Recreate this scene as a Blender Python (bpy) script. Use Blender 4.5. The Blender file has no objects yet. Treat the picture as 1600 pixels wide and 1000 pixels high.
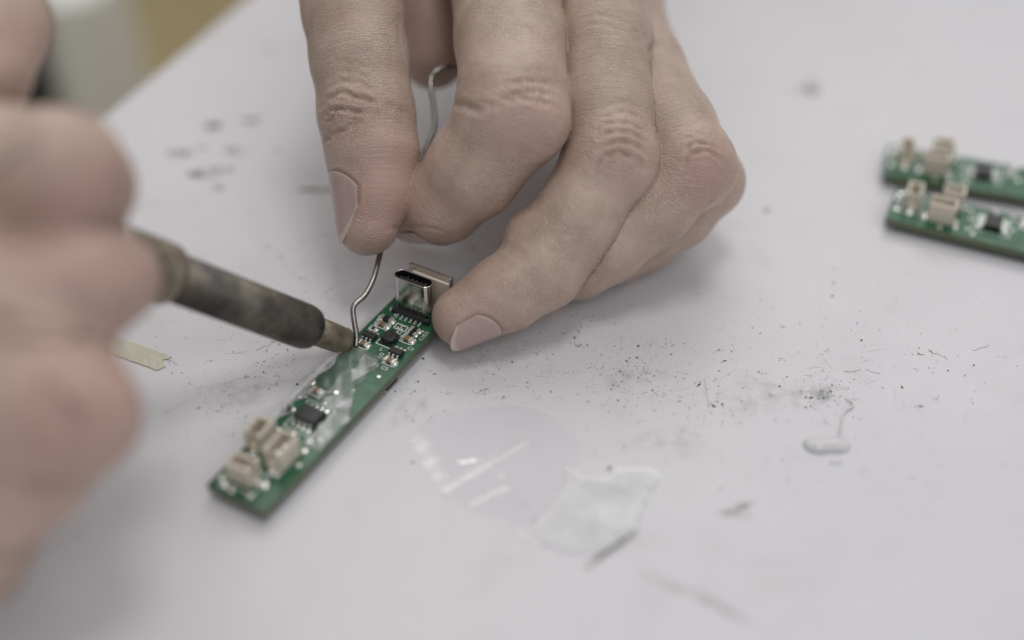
import bpy, bmesh, math, random
import numpy as np
from mathutils import Vector, Matrix, Euler

# ------------------------------------------------------------------ camera, world, lamps
# Everything below is written in millimetres and scaled to metres by K.
K = 0.001
SC = bpy.context.scene
COL = SC.collection
rad = math.radians
F_PX, PITCH, H_CAM = 2000.0, rad(41), 178.17          # focal length in px of a 1600 px wide frame, tilt, height
S_, C_ = math.sin(PITCH), math.cos(PITCH)
Y0 = 205.0                                            # the camera stands at y = -Y0, the work area is near the origin

cam_d = bpy.data.cameras.new('camera'); cam = bpy.data.objects.new('camera', cam_d); COL.objects.link(cam)
cam.location = (0, -Y0*K, H_CAM*K)
cam.rotation_euler = (rad(90)-PITCH, 0, 0)
cam_d.sensor_width = 36.0; cam_d.lens = 45.0
cam_d.clip_start = 0.01; cam_d.clip_end = 20
cam_d.dof.use_dof = True; cam_d.dof.focus_distance = 0.2615; cam_d.dof.aperture_fstop = 3.1
cam_d.dof.aperture_blades = 0
SC.camera = cam

W = bpy.data.worlds.new('World'); SC.world = W; W.use_nodes = True
bg = W.node_tree.nodes['Background']
bg.inputs['Color'].default_value = (0.97, 0.98, 1.0, 1); bg.inputs['Strength'].default_value = 0.345

def area_lamp(name, loc, target, sx, sy, watts, col=(1, 1, 1)):
    l = bpy.data.lights.new(name, 'AREA'); l.shape = 'RECTANGLE'; l.size = sx; l.size_y = sy
    l.energy = watts; l.color = col
    o = bpy.data.objects.new(name, l); COL.objects.link(o); o.location = loc
    d = Vector(target) - Vector(loc); o.rotation_euler = d.to_track_quat('-Z', 'Y').to_euler()
    return o
area_lamp('ceiling_or_fill_lamp', (0.17, 0.03, 1.6), (0, 0, 0), 0.42, 0.38, 5.0, (1.0, 0.985, 0.96))
area_lamp('ceiling_or_fill_lamp', (0.1, 1.1, 1.2), (0, 0, 0), 1.5, 0.75, 8.5, (1.0, 0.985, 0.965))
area_lamp('ceiling_or_fill_lamp', (0.6, -0.9, 1.3), (0, 0, 0), 1.2, 0.8, 4.2, (0.99, 0.985, 1.0))  # not a ceiling lamp: unseen front fill added to lighten the left-hand shadow

SC.render.engine = 'CYCLES'
SC.view_settings.view_transform = 'Standard'; SC.view_settings.look = 'None'
SC.view_settings.exposure = 0.06; SC.view_settings.gamma = 1

def P(px, py, Z):
    """world point (mm) seen at photograph pixel px,py at axial distance Z mm"""
    x = (px-800)/F_PX*Z; u = -(py-500)/F_PX*Z
    return np.array([x, Z*C_+u*S_-Y0, H_CAM-Z*S_+u*C_])
def G(px, py, h=0.0):
    return P(px, py, (H_CAM-h)/(S_+(py-500)/F_PX*C_))
def project(V):
    y = V[:, 1]+Y0; z = V[:, 2]-H_CAM
    Z = y*C_-z*S_; u = y*S_+z*C_
    return 800+F_PX*V[:, 0]/Z, 500-F_PX*u/Z, Z
CAMV = lambda r, u, f: np.array([r, u*S_+f*C_, u*C_-f*S_])     # direction: right, up, away from viewer

rng = np.random.default_rng(7); random.seed(7)

# ------------------------------------------------------------------ helpers: objects
def tag(o, label=None, cat=None, group=None, kind=None):
    if label: o['label'] = label
    if cat: o['category'] = cat
    if group: o['group'] = group
    if kind: o['kind'] = kind
    return o
def empty(name, loc=(0, 0, 0), rz=0.0):
    o = bpy.data.objects.new(name, None); COL.objects.link(o)
    o.empty_display_size = 0.005
    o.location = [c*K for c in loc]; o.rotation_euler = (0, 0, rz); return o
def link(name, me, parent=None, loc=(0, 0, 0), rot=(0, 0, 0)):
    o = bpy.data.objects.new(name, me); COL.objects.link(o)
    if parent: o.parent = parent
    o.location = [c*K for c in loc]; o.rotation_euler = rot; return o

class MB:
    """collects shapes in mm into one mesh"""
    def __init__(s): s.v = []; s.f = []; s.sm = []
    def add(s, vs, fs, smooth=False):
        n = len(s.v); s.v += [tuple(float(c) for c in p) for p in vs]
        s.f += [[i+n for i in f] for f in fs]; s.sm += [smooth]*len(fs); return s
    def box(s, x0, x1, y0, y1, z0, z1):
        vs = [(x, y, z) for z in (z0, z1) for y in (y0, y1) for x in (x0, x1)]
        return s.add(vs, [(0, 2, 3, 1), (4, 5, 7, 6), (0, 1, 5, 4), (2, 6, 7, 3), (0, 4, 6, 2), (1, 3, 7, 5)])
    def prism(s, poly, z0, z1, smooth=False):
        n = len(poly)
        vs = [(x, y, z0) for x, y in poly]+[(x, y, z1) for x, y in poly]
        s.add(vs, [list(range(n))[::-1], list(range(n, 2*n))])
        return s.add(vs, [(i, (i+1) % n, n+(i+1) % n, n+i) for i in range(n)], smooth)
    def lathe(s, prof, n=24, axis=(0, 0, 1), org=(0, 0, 0), smooth=True):
        """prof: list of (r, t) along axis"""
        a = Vector(axis).normalized(); b = a.orthogonal().normalized(); c = a.cross(b); o = Vector(org)
        vs = []; fs = []
        for r, t in prof:
            for i in range(n):
                an = 2*math.pi*i/n
                vs.append(o+a*t+(b*math.cos(an)+c*math.sin(an))*r)
        for k in range(len(prof)-1):
            for i in range(n):
                j = (i+1) % n
                fs.append((k*n+i, k*n+j, (k+1)*n+j, (k+1)*n+i))
        fs.append(list(range(n))[::-1]); fs.append([(len(prof)-1)*n+i for i in range(n)])
        return s.add(vs, fs, smooth)
    def tube(s, pts, r, n=10):
        pts = [Vector(p) for p in pts]; m = len(pts)
        rr = r if hasattr(r, '__len__') else [r]*m
        vs = []; fs = []; b = None
        for k, p in enumerate(pts):
            t = (pts[min(k+1, m-1)]-pts[max(k-1, 0)]).normalized()
            b = t.orthogonal().normalized() if b is None else (b-t*b.dot(t)).normalized()
            c = t.cross(b)
            for i in range(n):
                an = 2*math.pi*i/n; vs.append(p+(b*math.cos(an)+c*math.sin(an))*rr[k])
        for k in range(m-1):
            for i in range(n):
                j = (i+1) % n; fs.append((k*n+i, k*n+j, (k+1)*n+j, (k+1)*n+i))
        fs.append(list(range(n))[::-1]); fs.append([(m-1)*n+i for i in range(n)])
        return s.add(vs, fs, True)
    def grid(s, fn, nu, nv, smooth=True, closed=False):
        vs = [fn(i/(nu-1), j/(nv-1)) for i in range(nu) for j in range(nv)]
        fs = [(i*nv+j, (i+1)*nv+j, (i+1)*nv+j+1, i*nv+j+1) for i in range(nu-1) for j in range(nv-1)]
        return s.add(vs, fs, smooth)
    def mesh(s, name, mat=None):
        me = bpy.data.meshes.new(name)
        me.from_pydata([(x*K, y*K, z*K) for x, y, z in s.v], [], s.f)
        me.polygons.foreach_set('use_smooth', s.sm); me.update()
        if mat: me.materials.append(mat)
        return me
    def build(s, name, mat, parent=None, loc=(0, 0, 0), rot=(0, 0, 0), bevel=0.0, seg=2, solid=0.0):
        o = link(name, s.mesh(name, mat), parent, loc, rot)
        if solid: md = o.modifiers.new('s', 'SOLIDIFY'); md.thickness = solid*K; md.offset = 0
        if bevel: bevel_mod(o, bevel, seg)
        return o
def bevel_mod(o, w, seg=2):
    md = o.modifiers.new('b', 'BEVEL'); md.width = w*K; md.segments = seg; md.limit_method = 'ANGLE'; md.angle_limit = rad(35)
    md.harden_normals = False
def spline(pts, n=8):
    pts = [np.array(p, float) for p in pts]; out = []
    Q = [2*pts[0]-pts[1]]+pts+[2*pts[-1]-pts[-2]]
    for i in range(1, len(Q)-2):
        a, b, c, d = Q[i-1:i+3]
        for k in range(n):
            t = k/n
            out.append(0.5*(2*b+(c-a)*t+(2*a-5*b+4*c-d)*t*t+(3*b-a-3*c+d)*t**3))
    out.append(pts[-1]); return out

# ------------------------------------------------------------------ helpers: materials
class NT:
    def __init__(s, name):
        s.m = bpy.data.materials.new(name); s.m.use_nodes = True; s.t = s.m.node_tree
        s.p = s.t.nodes['Principled BSDF']; s.out = s.t.nodes['Material Output']
    def n(s, typ, **kw):
        nd = s.t.nodes.new(typ)
        for k, v in kw.items():
            if k in nd.inputs.keys() if isinstance(k, str) else False: pass
            setattr(nd, k, v)
        return nd
    def l(s, a, b): s.t.links.new(a, b)
    def set(s, **kw):
        for k, v in kw.items():
            s.p.inputs[k.replace('_', ' ')].default_value = v
        return s
    def coord(s, kind='Object', scale=1.0):
        tc = s.n('ShaderNodeTexCoord'); mp = s.n('ShaderNodeMapping'); mp.inputs['Scale'].default_value = (scale,)*3
        s.l(tc.outputs[kind], mp.inputs['Vector']); return mp.outputs['Vector']
    def noise(s, vec, scale, detail=4, rough=.5):
        nd = s.n('ShaderNodeTexNoise'); nd.inputs['Scale'].default_value = scale; nd.inputs['Detail'].default_value = detail
        nd.inputs['Roughness'].default_value = rough; s.l(vec, nd.inputs['Vector']); return nd.outputs['Fac']
    def ramp(s, fac, stops):
        nd = s.n('ShaderNodeValToRGB'); e = nd.color_ramp.elements
        while len(e) < len(stops): e.new(0.5)
        for el, (p, c) in zip(e, stops):
            el.position = p; el.color = tuple(c)+(1,) if len(c) == 3 else c
        s.l(fac, nd.inputs['Fac']); return nd.outputs['Color']
    def mix(s, fac, a, b):
        nd = s.n('ShaderNodeMix'); nd.data_type = 'RGBA'
        for sock, v in ((nd.inputs[0], fac), (nd.inputs[6], a), (nd.inputs[7], b)):
            if hasattr(v, 'is_linked') or hasattr(v, 'links'): s.l(v, sock)
            else: sock.default_value = v if not isinstance(v, tuple) or len(v) == 4 else v+(1,)
        return nd.outputs[2]
    def math(s, op, a, b=0.0):
        nd = s.n('ShaderNodeMath'); nd.operation = op
        for sock, v in ((nd.inputs[0], a), (nd.inputs[1], b)):
            if hasattr(v, 'links'): s.l(v, sock)
            else: sock.default_value = v
        return nd.outputs[0]
    def bump(s, h, strength=.3, dist=.0001, normal=None):
        nd = s.n('ShaderNodeBump'); nd.inputs['Strength'].default_value = strength; nd.inputs['Distance'].default_value = dist
        s.l(h, nd.inputs['Height'])
        if normal is not None: s.l(normal, nd.inputs['Normal'])
        return nd.outputs['Normal']

def simple(name, col, rough=.5, metal=0.0, spec=.5, var=.0, scale=1500, bump=0.0, bdist=.00005, **kw):
    t = NT(name); t.set(Roughness=rough, Metallic=metal); t.p.inputs['Specular IOR Level'].default_value = spec
    c = t.coord()
    nz = t.noise(c, scale, 5, .6)
    lo = tuple(x*(1-var) for x in col); hi = tuple(min(1, x*(1+var)) for x in col)
    t.l(t.ramp(nz, [(.3, lo), (.7, hi)]), t.p.inputs['Base Color'])
    if bump: t.l(t.bump(nz, bump, bdist), t.p.inputs['Normal'])
    for k, v in kw.items(): t.p.inputs[k.replace('_', ' ')].default_value = v
    return t.m

def mat_table():
    t = NT('white laminate'); t.set(Roughness=.38); t.p.inputs['Specular IOR Level'].default_value = .35
    c = t.coord()
    big = t.noise(c, 14, 4, .55); col = t.ramp(big, [(.3, (.64, .625, .652)), (.7, (.685, .672, .692))])
    st = t.noise(c, 55, 6, .7); col = t.mix(t.ramp(st, [(.56, (0, 0, 0)), (.78, (.34,)*3)]), col, (.47, .46, .45))
    fl = t.noise(c, 900, 4, .75)
    cl = t.noise(c, 40, 3, .6)
    speck = t.math('MULTIPLY', t.ramp(fl, [(.66, (0, 0, 0)), (.74, (.45,)*3)]), t.ramp(cl, [(.45, (0, 0, 0)), (.65, (1, 1, 1))]))
    col = t.mix(speck, col, (.30, .29, .28))
    t.l(col, t.p.inputs['Base Color'])
    t.l(t.ramp(st, [(.4, (.34,)*3), (.75, (.5,)*3)]), t.p.inputs['Roughness'])
    t.l(t.bump(t.noise(c, 420, 5, .6), .12, .00012), t.p.inputs['Normal'])
    return t.m

def mat_skin(name, scale_u=1.0):
    t = NT(name); t.set(Roughness=.46); t.p.inputs['Specular IOR Level'].default_value = .58
    uv = t.n('ShaderNodeAttribute'); uv.attribute_name = 'skin_uv'
    tone = t.n('ShaderNodeAttribute'); tone.attribute_name = 'tone'
    wr = t.n('ShaderNodeAttribute'); wr.attribute_name = 'wrinkle'
    c = t.coord()
    mott = t.noise(c, 160, 5, .6); fine = t.noise(c, 900, 4, .6)
    base = t.ramp(mott, [(.28, (.43, .314, .246)), (.5, (.52, .392, .315)), (.72, (.60, .462, .382))])
    base = t.mix(t.ramp(fine, [(.35, (.22,)*3), (.65, (0, 0, 0))]), base, (.44, .33, .265))
    red = t.ramp(t.noise(c, 70, 3, .6), [(.42, (0, 0, 0)), (.7, (.22,)*3)])
    base = t.mix(t.math('MAXIMUM', tone.outputs['Fac'], red), base, (.50, .315, .265))
    t.l(base, t.p.inputs['Base Color'])
    t.p.inputs['Subsurface Weight'].default_value = .10
    t.p.inputs['Subsurface Radius'].default_value = (1.0, .4, .22); t.p.inputs['Subsurface Scale'].default_value = .0012
    # fine diamond pattern of skin lines, following each finger
    mp = t.n('ShaderNodeMapping'); t.l(uv.outputs['Vector'], mp.inputs['Vector']); mp.inputs['Scale'].default_value = (1.9, 1.0, 1); mp.inputs['Rotation'].default_value = (0, 0, .35)
    vo = t.n('ShaderNodeTexVoronoi'); vo.feature = 'DISTANCE_TO_EDGE'; vo.inputs['Scale'].default_value = 1.0; t.l(mp.outputs['Vector'], vo.inputs['Vector'])
    cells = t.ramp(vo.outputs['Distance'], [(0, (0, 0, 0)), (.16, (1, 1, 1))])
    mp2 = t.n('ShaderNodeMapping'); t.l(uv.outputs['Vector'], mp2.inputs['Vector']); mp2.inputs['Scale'].default_value = (2.1, .16, 1)
    lines = t.noise(mp2.outputs['Vector'], 1.0, 5, .62)
    mp3 = t.n('ShaderNodeMapping'); t.l(uv.outputs['Vector'], mp3.inputs['Vector']); mp3.inputs['Scale'].default_value = (.9, .35, 1); mp3.inputs['Rotation'].default_value = (0, 0, .6)
    diag = t.noise(mp3.outputs['Vector'], 2.2, 4, .6)
    lw = t.math('MULTIPLY', lines, t.math('ADD', wr.outputs['Fac'], .18))
    msk = t.ramp(t.noise(c, 95, 3, .6), [(.38, (.12,)*3), (.62, (1, 1, 1))])
    h = t.math('ADD', t.math('MULTIPLY', t.math('MULTIPLY', cells, msk), .52), t.math('MULTIPLY', lw, 1.9))
    h = t.math('ADD', h, t.math('MULTIPLY', diag, .5))
    t.l(t.bump(h, .8, .00028), t.p.inputs['Normal'])
    t.l(t.ramp(t.math('ADD', t.math('MULTIPLY', fine, .5), t.math('MULTIPLY', mott, .5)), [(.36, (.26,)*3), (.64, (.44,)*3)]), t.p.inputs['Roughness'])
    return t.m

def mat_film(name, white=.25, tint=(.93, .92, .95), gloss=.12, rough=.12, nscale=260, milk_glare=False, gf=1.0, gm=0.0):
    """thin clear plastic: see-through, a little milky, with a glossy face"""
    t = NT(name); t.t.nodes.remove(t.p)
    c = t.coord()
    tr = t.n('ShaderNodeBsdfTransparent'); tr.inputs['Color'].default_value = tint+(1,)
    df = t.n('ShaderNodeBsdfDiffuse'); df.inputs['Color'].default_value = (.86, .86, .87, 1)
    gl = t.n('ShaderNodeBsdfAnisotropic') if False else t.n('ShaderNodeBsdfGlossy'); gl.inputs['Roughness'].default_value = rough
    nz = t.noise(c, nscale, 5, .62)
    bm = t.bump(t.noise(c, nscale*1.6, 3, .5), .2, .0002); t.l(bm, gl.inputs['Normal'])
    m1 = t.n('ShaderNodeMixShader')
    fac = t.ramp(nz, [(.36, (max(0, white-.25),)*3), (.64, (min(1, white+.25),)*3)])
    
    if milk_glare:  # mask for cloudy plastic and for highlights painted in as white
        at = t.n('ShaderNodeAttribute'); at.attribute_name = 'milk_glare'
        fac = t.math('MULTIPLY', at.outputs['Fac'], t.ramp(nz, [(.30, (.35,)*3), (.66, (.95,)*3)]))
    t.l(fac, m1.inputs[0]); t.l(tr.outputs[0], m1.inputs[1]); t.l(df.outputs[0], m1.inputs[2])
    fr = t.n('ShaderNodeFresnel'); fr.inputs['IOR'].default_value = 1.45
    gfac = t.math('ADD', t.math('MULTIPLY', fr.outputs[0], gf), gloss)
    if milk_glare: gfac = t.math('ADD', gfac, t.math('MULTIPLY', fac, gm))  # extra gloss on the masked areas strengthens the painted glare
    m2 = t.n('ShaderNodeMixShader'); t.l(gfac, m2.inputs[0])
    t.l(m1.outputs[0], m2.inputs[1]); t.l(gl.outputs[0], m2.inputs[2]); t.l(m2.outputs[0], t.out.inputs['Surface'])
    return t.m

def mat_pcb():
    t = NT('green solder mask'); t.set(Roughness=.32); t.p.inputs['Specular IOR Level'].default_value = .55
    c = t.coord()
    br = t.n('ShaderNodeTexBrick'); t.l(c, br.inputs['Vector']); br.inputs['Scale'].default_value = 300
    br.inputs['Color1'].default_value = (0, 0, 0, 1); br.inputs['Color2'].default_value = (1, 1, 1, 1); br.inputs['Mortar'].default_value = (.4, .4, .4, 1)
    br.inputs['Mortar Size'].default_value = .06; br.inputs['Row Height'].default_value = .55; br.inputs['Brick Width'].default_value = 1.3
    nz = t.noise(c, 500, 5, .6)
    col = t.mix(br.outputs['Color'], (.012, .075, .036), (.024, .13, .062))
    col = t.mix(t.ramp(nz, [(.45, (0, 0, 0)), (.75, (.5,)*3)]), col, (.035, .17, .085))
    t.l(col, t.p.inputs['Base Color'])
    t.l(t.bump(t.math('ADD', br.outputs['Color'], nz), .18, .00006), t.p.inputs['Normal'])
    return t.m

def mat_iron(name, c0, c1, c2, rough=.42):
    t = NT(name); t.set(Metallic=.75, Roughness=rough)
    c = t.coord(); n1 = t.noise(c, 110, 5, .6); n2 = t.noise(c, 420, 5, .65)
    col = t.ramp(n1, [(.32, c0), (.5, c1), (.68, c2)])
    col = t.mix(t.ramp(n2, [(.60, (0, 0, 0)), (.74, (.6,)*3)]), col, (.03, .028, .03))
    t.l(col, t.p.inputs['Base Color'])
    t.l(t.ramp(n2, [(.3, (rough-.1,)*3), (.7, (rough+.22,)*3)]), t.p.inputs['Roughness'])
    t.l(t.bump(n2, .25, .0001), t.p.inputs['Normal']); return t.m

M = {}
M['table'] = mat_table()
M['edge'] = simple('table edge band', (.55, .52, .48), .5)
M['floor'] = simple('ochre floor', (.46, .36, .18), .55, var=.12, scale=9)
M['skin'] = mat_skin('skin')
M['pcb'] = mat_pcb()
M['pcb_edge'] = simple('board edge laminate', (.13, .15, .09), .6, var=.2)
M['silk'] = simple('white print', (.82, .84, .82), .6)
M['chip'] = simple('black epoxy', (.016, .016, .018), .42, var=.3, scale=4000, bump=.2, bdist=.00002)
M['tin'] = simple('tinned metal', (.72, .70, .66), .22, 1.0, var=.15, scale=2500, bump=.15, bdist=.00003)
M['solder'] = simple('solder', (.90, .89, .86), .2, .75, var=.1, scale=1800, bump=.2, bdist=.00005)
M['shell'] = simple('nickel shell', (.62, .60, .57), .17, 1.0, var=.12, scale=900, bump=.12, bdist=.00004)
M['block'] = simple('brushed steel', (.55, .50, .48), .38, 1.0, var=.18, scale=1600, bump=.3, bdist=.00004)
M['plastic'] = simple('black plastic', (.022, .023, .026), .45, var=.2)
M['gold'] = simple('gold contact', (.85, .68, .36), .25, 1.0)
M['cream'] = simple('cream nylon', (.68, .62, .52), .42, var=.06, scale=700, Subsurface_Weight=.1, Subsurface_Scale=.0008)
M['cap'] = simple('tan ceramic', (.235, .145, .075), .45, var=.2, scale=2500)
def mat_nail():
    t = NT('nail'); t.set(Roughness=.15); t.p.inputs['Specular IOR Level'].default_value = .5
    at = t.n('ShaderNodeAttribute'); at.attribute_name = 'nail_uv'; sp = t.n('ShaderNodeSeparateXYZ'); t.l(at.outputs['Vector'], sp.inputs[0])
    col = t.ramp(sp.outputs[0], [(0, (.53, .41, .38)), (.14, (.47, .345, .325)), (.86, (.48, .35, .33)), (.94, (.62, .54, .47))])
    c = t.coord(); col = t.mix(t.ramp(t.noise(c, 500, 4), [(.4, (0, 0, 0)), (.7, (.4,)*3)]), col, (.44, .31, .28))
    t.l(col, t.p.inputs['Base Color'])
    mp = t.n('ShaderNodeMapping'); t.l(at.outputs['Vector'], mp.inputs['Vector']); mp.inputs['Scale'].default_value = (1.2, 22, 1)
    t.l(t.bump(t.noise(mp.outputs['Vector'], 1, 3), .25, .00012), t.p.inputs['Normal'])
    t.p.inputs['Subsurface Weight'].default_value = .1; t.p.inputs['Subsurface Scale'].default_value = .001
    return t.m
M['nail'] = mat_nail()
M['wire'] = simple('solder wire', (.32, .30, .28), .28, 1.0, var=.22, scale=700, bump=.1)
M['barrel'] = mat_iron('heat stained steel', (.05, .05, .058), (.125, .112, .094), (.22, .20, .165), .44)
M['ferrule'] = mat_iron('tarnished tip sleeve', (.13, .105, .08), (.30, .26, .20), (.44, .39, .31), .36)
M['burnt'] = simple('burnt tip', (.10, .075, .065), .5, .6, var=.4, scale=1500, bump=.5)
M['handle'] = simple('dark handle', (.05, .045, .04), .5, var=.2)
M['paper'] = simple('cream paper', (.60, .57, .46), .75, var=.09, scale=900, bump=.4, bdist=.00015)
M['debris'] = simple('charred flux specks', (.062, .054, .045), .7, var=.5, scale=2000)
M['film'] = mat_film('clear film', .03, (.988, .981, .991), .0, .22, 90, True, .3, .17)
M['tape'] = mat_film('milky tape scrap', .36, (.99, .99, .99), .045, .28, 110, False, .8)
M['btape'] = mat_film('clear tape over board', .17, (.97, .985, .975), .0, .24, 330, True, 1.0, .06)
M['binw'] = simple('off white plastic', (.80, .80, .75), .5)
M['binb'] = simple('black plastic panel', (.012, .012, .014), .5)

# ------------------------------------------------------------------ setting: floor and table
MB().grid(lambda a, b: (-3000+6000*a, -1500+6000*b, -720), 2, 2, False).build('floor', M['floor'])
bpy.data.objects['floor']['kind'] = 'structure'

e0 = G(180, 170)[:2]; e1 = G(385, 0)[:2]; ed = (e1-e0)/np.linalg.norm(e1-e0); en = np.array([ed[1], -ed[0]])
t0 = e0-ed*420; t1 = e0+ed*780
top_poly = [t0, t0+en*720, t1+en*720, t1]
table = empty('table', (*(e0+en*300), -720)); tag(table, 'white laminate work table scattered with solder specks', 'table')
off = np.array([*(e0+en*300), -720])
loc2 = lambda q: (q[0]-off[0], q[1]-off[1])
MB().prism([loc2(q) for q in top_poly][::-1] if False else [loc2(q) for q in top_poly], 720-25, 720).build('tabletop', M['table'], table, bevel=1.2, seg=3)
for a in (60, 1140):
    for b in (60, 660):
        q = loc2(t0+ed*a+en*b); MB().box(q[0]-20, q[0]+20, q[1]-20, q[1]+20, 0, 694).build('leg', M['edge'], table)

# blurred tub beyond the table edge
bp = P(128, 20, 580)
tub = empty('bin', (bp[0]-2, bp[1], -720)); tag(tub, 'blurred off-white plastic bin with a black side behind the table edge', 'bin')
zb = bp[2]+720
MB().prism([(21*math.cos(a)+2, 30*math.sin(a)) for a in np.linspace(0, 2*math.pi, 28, endpoint=False)], 0, zb+18, True).build('bin_body', M['binw'], tub, bevel=6, seg=3)
MB().box(-24, -17, -40, 36, 0, zb+30).build('side_panel', M['binb'], tub, bevel=2)

# ------------------------------------------------------------------ circuit boards
BT, BH = 1.6, 1.8                  # board thickness, height of its underside over the table
BW, BL = 13.2, 62.5
o_uv = G(323, 757, BT+BH); ang0 = rad(60.1)
def board_root(o, ang, label):
    # local x = across (v), local y = along (u); the corner u=v=0 is the origin
    r = empty('circuit_board', (o[0], o[1], 0), ang-math.pi/2)
    tag(r, label, 'circuit board', 'green circuit boards on the table'); return r
board = board_root(o_uv, ang0, 'green circuit board being soldered, with an upright silver socket and clear tape on it')
TOP = BT+BH
sub = MB().prism([(0, 0), (BW, 0), (BW, BL), (0, BL)], BH, TOP).build('substrate', M['pcb'], board, bevel=.12)
sub.data.materials.append(M['pcb_edge'])
for p in sub.data.polygons:
    if abs(p.normal.z) < .5: p.material_index = 1

_mesh = {}
def shared(key, fn):
    if key not in _mesh: _mesh[key] = fn()
    return _mesh[key]
def part(name, key, fn, v, u, h=0.0, rz=0.0, parent=None, bevel=0.0):
    o = link(name, shared(key, fn), parent or board, (v, u, TOP+h) if parent is None else (v, u, h), (0, 0, rz))
    if bevel: bevel_mod(o, bevel)
    return o
def pin_mesh(l1, hgt, l2, w):
    def fn():
        t = .16; pr = [(0, hgt), (l1, hgt), (l1+.12, .14), (l1+.12+l2, .14)]
        m = MB(); up = [(x, z+t/2) for x, z in pr]; dn = [(x, z-t/2) for x, z in pr]
        n = len(pr); vs = []
        for s in (-w/2, w/2):
            vs += [(x, s, z) for x, z in up]+[(x, s, z) for x, z in dn]
        fs = []
        for i in range(n-1):
            fs += [(i, i+1, 2*n+i+1, 2*n+i)[::-1], (n+i, n+i+1, 3*n+i+1, 3*n+i), (i, n+i, n+i+1, i+1)[::-1], (2*n+i, 3*n+i, 3*n+i+1, 2*n+i+1)]
        fs += [(0, 2*n, 3*n, n)[::-1], (n-1, 2*n-1, 4*n-1, 3*n-1)[::-1]]
        m.add(vs, fs)
        m.lathe([(.01, .0), (w*.62, .0), (w*.5, .10), (.01, .2)], 8, (0, 0, 1), (l1+.3, 0, 0))
        return m.mesh('pin', M['solder'])
    return fn
def chip(name, v, u, wv, wu, h, npin, pitch, pl=(.38, .6, .62, .48)):
    o = part(name, ('chip', wv, wu, h), lambda: MB().box(-wv/2, wv/2, -wu/2, wu/2, .1, h).mesh('chip', M['chip']), v, u, bevel=.13)
    for s in (-1, 1):
        for i in range(npin):
            x = (i-(npin-1)/2)*pitch
            part('pin', ('pin',)+pl, pin_mesh(*pl), x, s*wu/2, 0, s*math.pi/2, o)
    return o
def two_pin(name, v, u, l, w, h, body, rz=0.0, cap_=.26):
    o = part(name, ('tp', name, l, w, h), lambda: MB().box(-l/2+l*cap_, l/2-l*cap_, -w/2, w/2, .06, h).mesh(name, body), v, u, 0, rz, bevel=.04)
    for s in (-1, 1):
        part('end_cap', ('ec', l, w, h), lambda: MB().box(-l*cap_/2, l*cap_/2, -w/2-.03, w/2+.03, .02, h+.03).lathe([(w*.72, 0), (w*.62, .12), (w*.5, h*.5), (.02, h*.6)], 12, (0, 0, 1), (l*cap_*.35, 0, 0)).mesh('end_cap', M['solder']),
             s*(l/2-l*cap_/2), 0, 0, 0 if s > 0 else math.pi, o, bevel=.05)
    return o
def dome(v, u, r, h, name='solder_joint', mat='solder'):
    return part(name, ('dome', mat, round(r, 2), round(h, 2)), lambda: MB().lathe([(r, 0), (r*.97, h*.45), (r*.88, h*.78), (r*.70, h*.95), (r*.4, h*.995), (.02, h)], 16).mesh(name, M[mat]), v, u, .004)

# upright socket at the far end
def usb_profile(w, d, n=9):
    r = d/2; pts = []
    for cx, a0 in ((w/2-r, -90), (-w/2+r, 90)):
        for i in range(n):
            a = rad(a0+180*i/(n-1)); pts.append((cx+r*math.cos(a), r*math.sin(a)))
    return pts
def shell_mesh():
    m = MB(); o = usb_profile(8.94, 3.26); i = usb_profile(8.34, 2.66); n = len(o); zt = 9.0
    vs = [(x, y, .35) for x, y in o]+[(x, y, zt) for x, y in o]+[(x, y, zt) for x, y in i]+[(x, y, 1.2) for x, y in i]
    fs = []
    for k in range(3):
        for j in range(n):
            fs.append((k*n+j, k*n+(j+1) % n, (k+1)*n+(j+1) % n, (k+1)*n+j))
    fs.append([3*n+j for j in range(n)])
    return m.add(vs, fs, False).mesh('socket_shell', M['shell'])
usb = part('socket_shell', 'usb', shell_mesh, 6.45, 59.3, 0, 0, None, bevel=.1)
me = usb.data
part('socket_floor', 'uf', lambda: MB().prism(usb_profile(8.2, 2.5), 1.25, 3.0).mesh('socket_floor', M['plastic']), 0, 0, 0, 0, usb)
part('tongue', 'ut', lambda: MB().box(-3.3, 3.3, -.35, .35, 2.9, 8.1).mesh('tongue', M['plastic']), 0, 0, 0, 0, usb, bevel=.1)
for i in range(6):
    part('contact', 'uc', lambda: MB().box(-.16, .16, -.05, .05, -1.6, 1.6).mesh('contact', M['gold']), -2.75+1.1*i, -.40, 6.4, 0, usb)
    part('contact', 'uc2', lambda: MB().lathe([(.2, 0), (.17, .12), (.02, .2)], 10).mesh('contact', M['tin']), -2.75+1.1*i, .72, 3.0+3.6, 0, usb)
part('socket_base', 'ub', lambda: MB().box(-4.6, 4.6, -.55, .55, .02, 1.0).mesh('socket_base', M['plastic']), 6.75, 57.1, 0, 0, None, bevel=.1)
for i in range(6):
    o = part('socket_pin', 'up', lambda: MB().box(-.21, .21, -.62, .5, .03, .2).box(-.17, .17, .1, .5, .2, .42).lathe([(.27, 0), (.2, .12), (.02, .2)], 8, (0, 0, 1), (0, -.35, .03)).mesh('socket_pin', M['solder']), 3.95+1.11*i, 56.1, 0, 0, None, bevel=.04)
part('metal_block', 'blk', lambda: MB().box(-5.2, 5.2, -.55, .55, -.6, 9.1).mesh('metal_block', M['block']), 8.2, 63.05, 0, 0, None, bevel=.16)
part('metal_block', 'blk2', lambda: MB().box(-4.4, 4.4, -.35, .35, .2, 8.2).mesh('block_web', M['cream']), 8.8, 62.1, 0, 0, None, bevel=.1)
bpy.data.objects['metal_block.001'].name = 'spacer'

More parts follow.
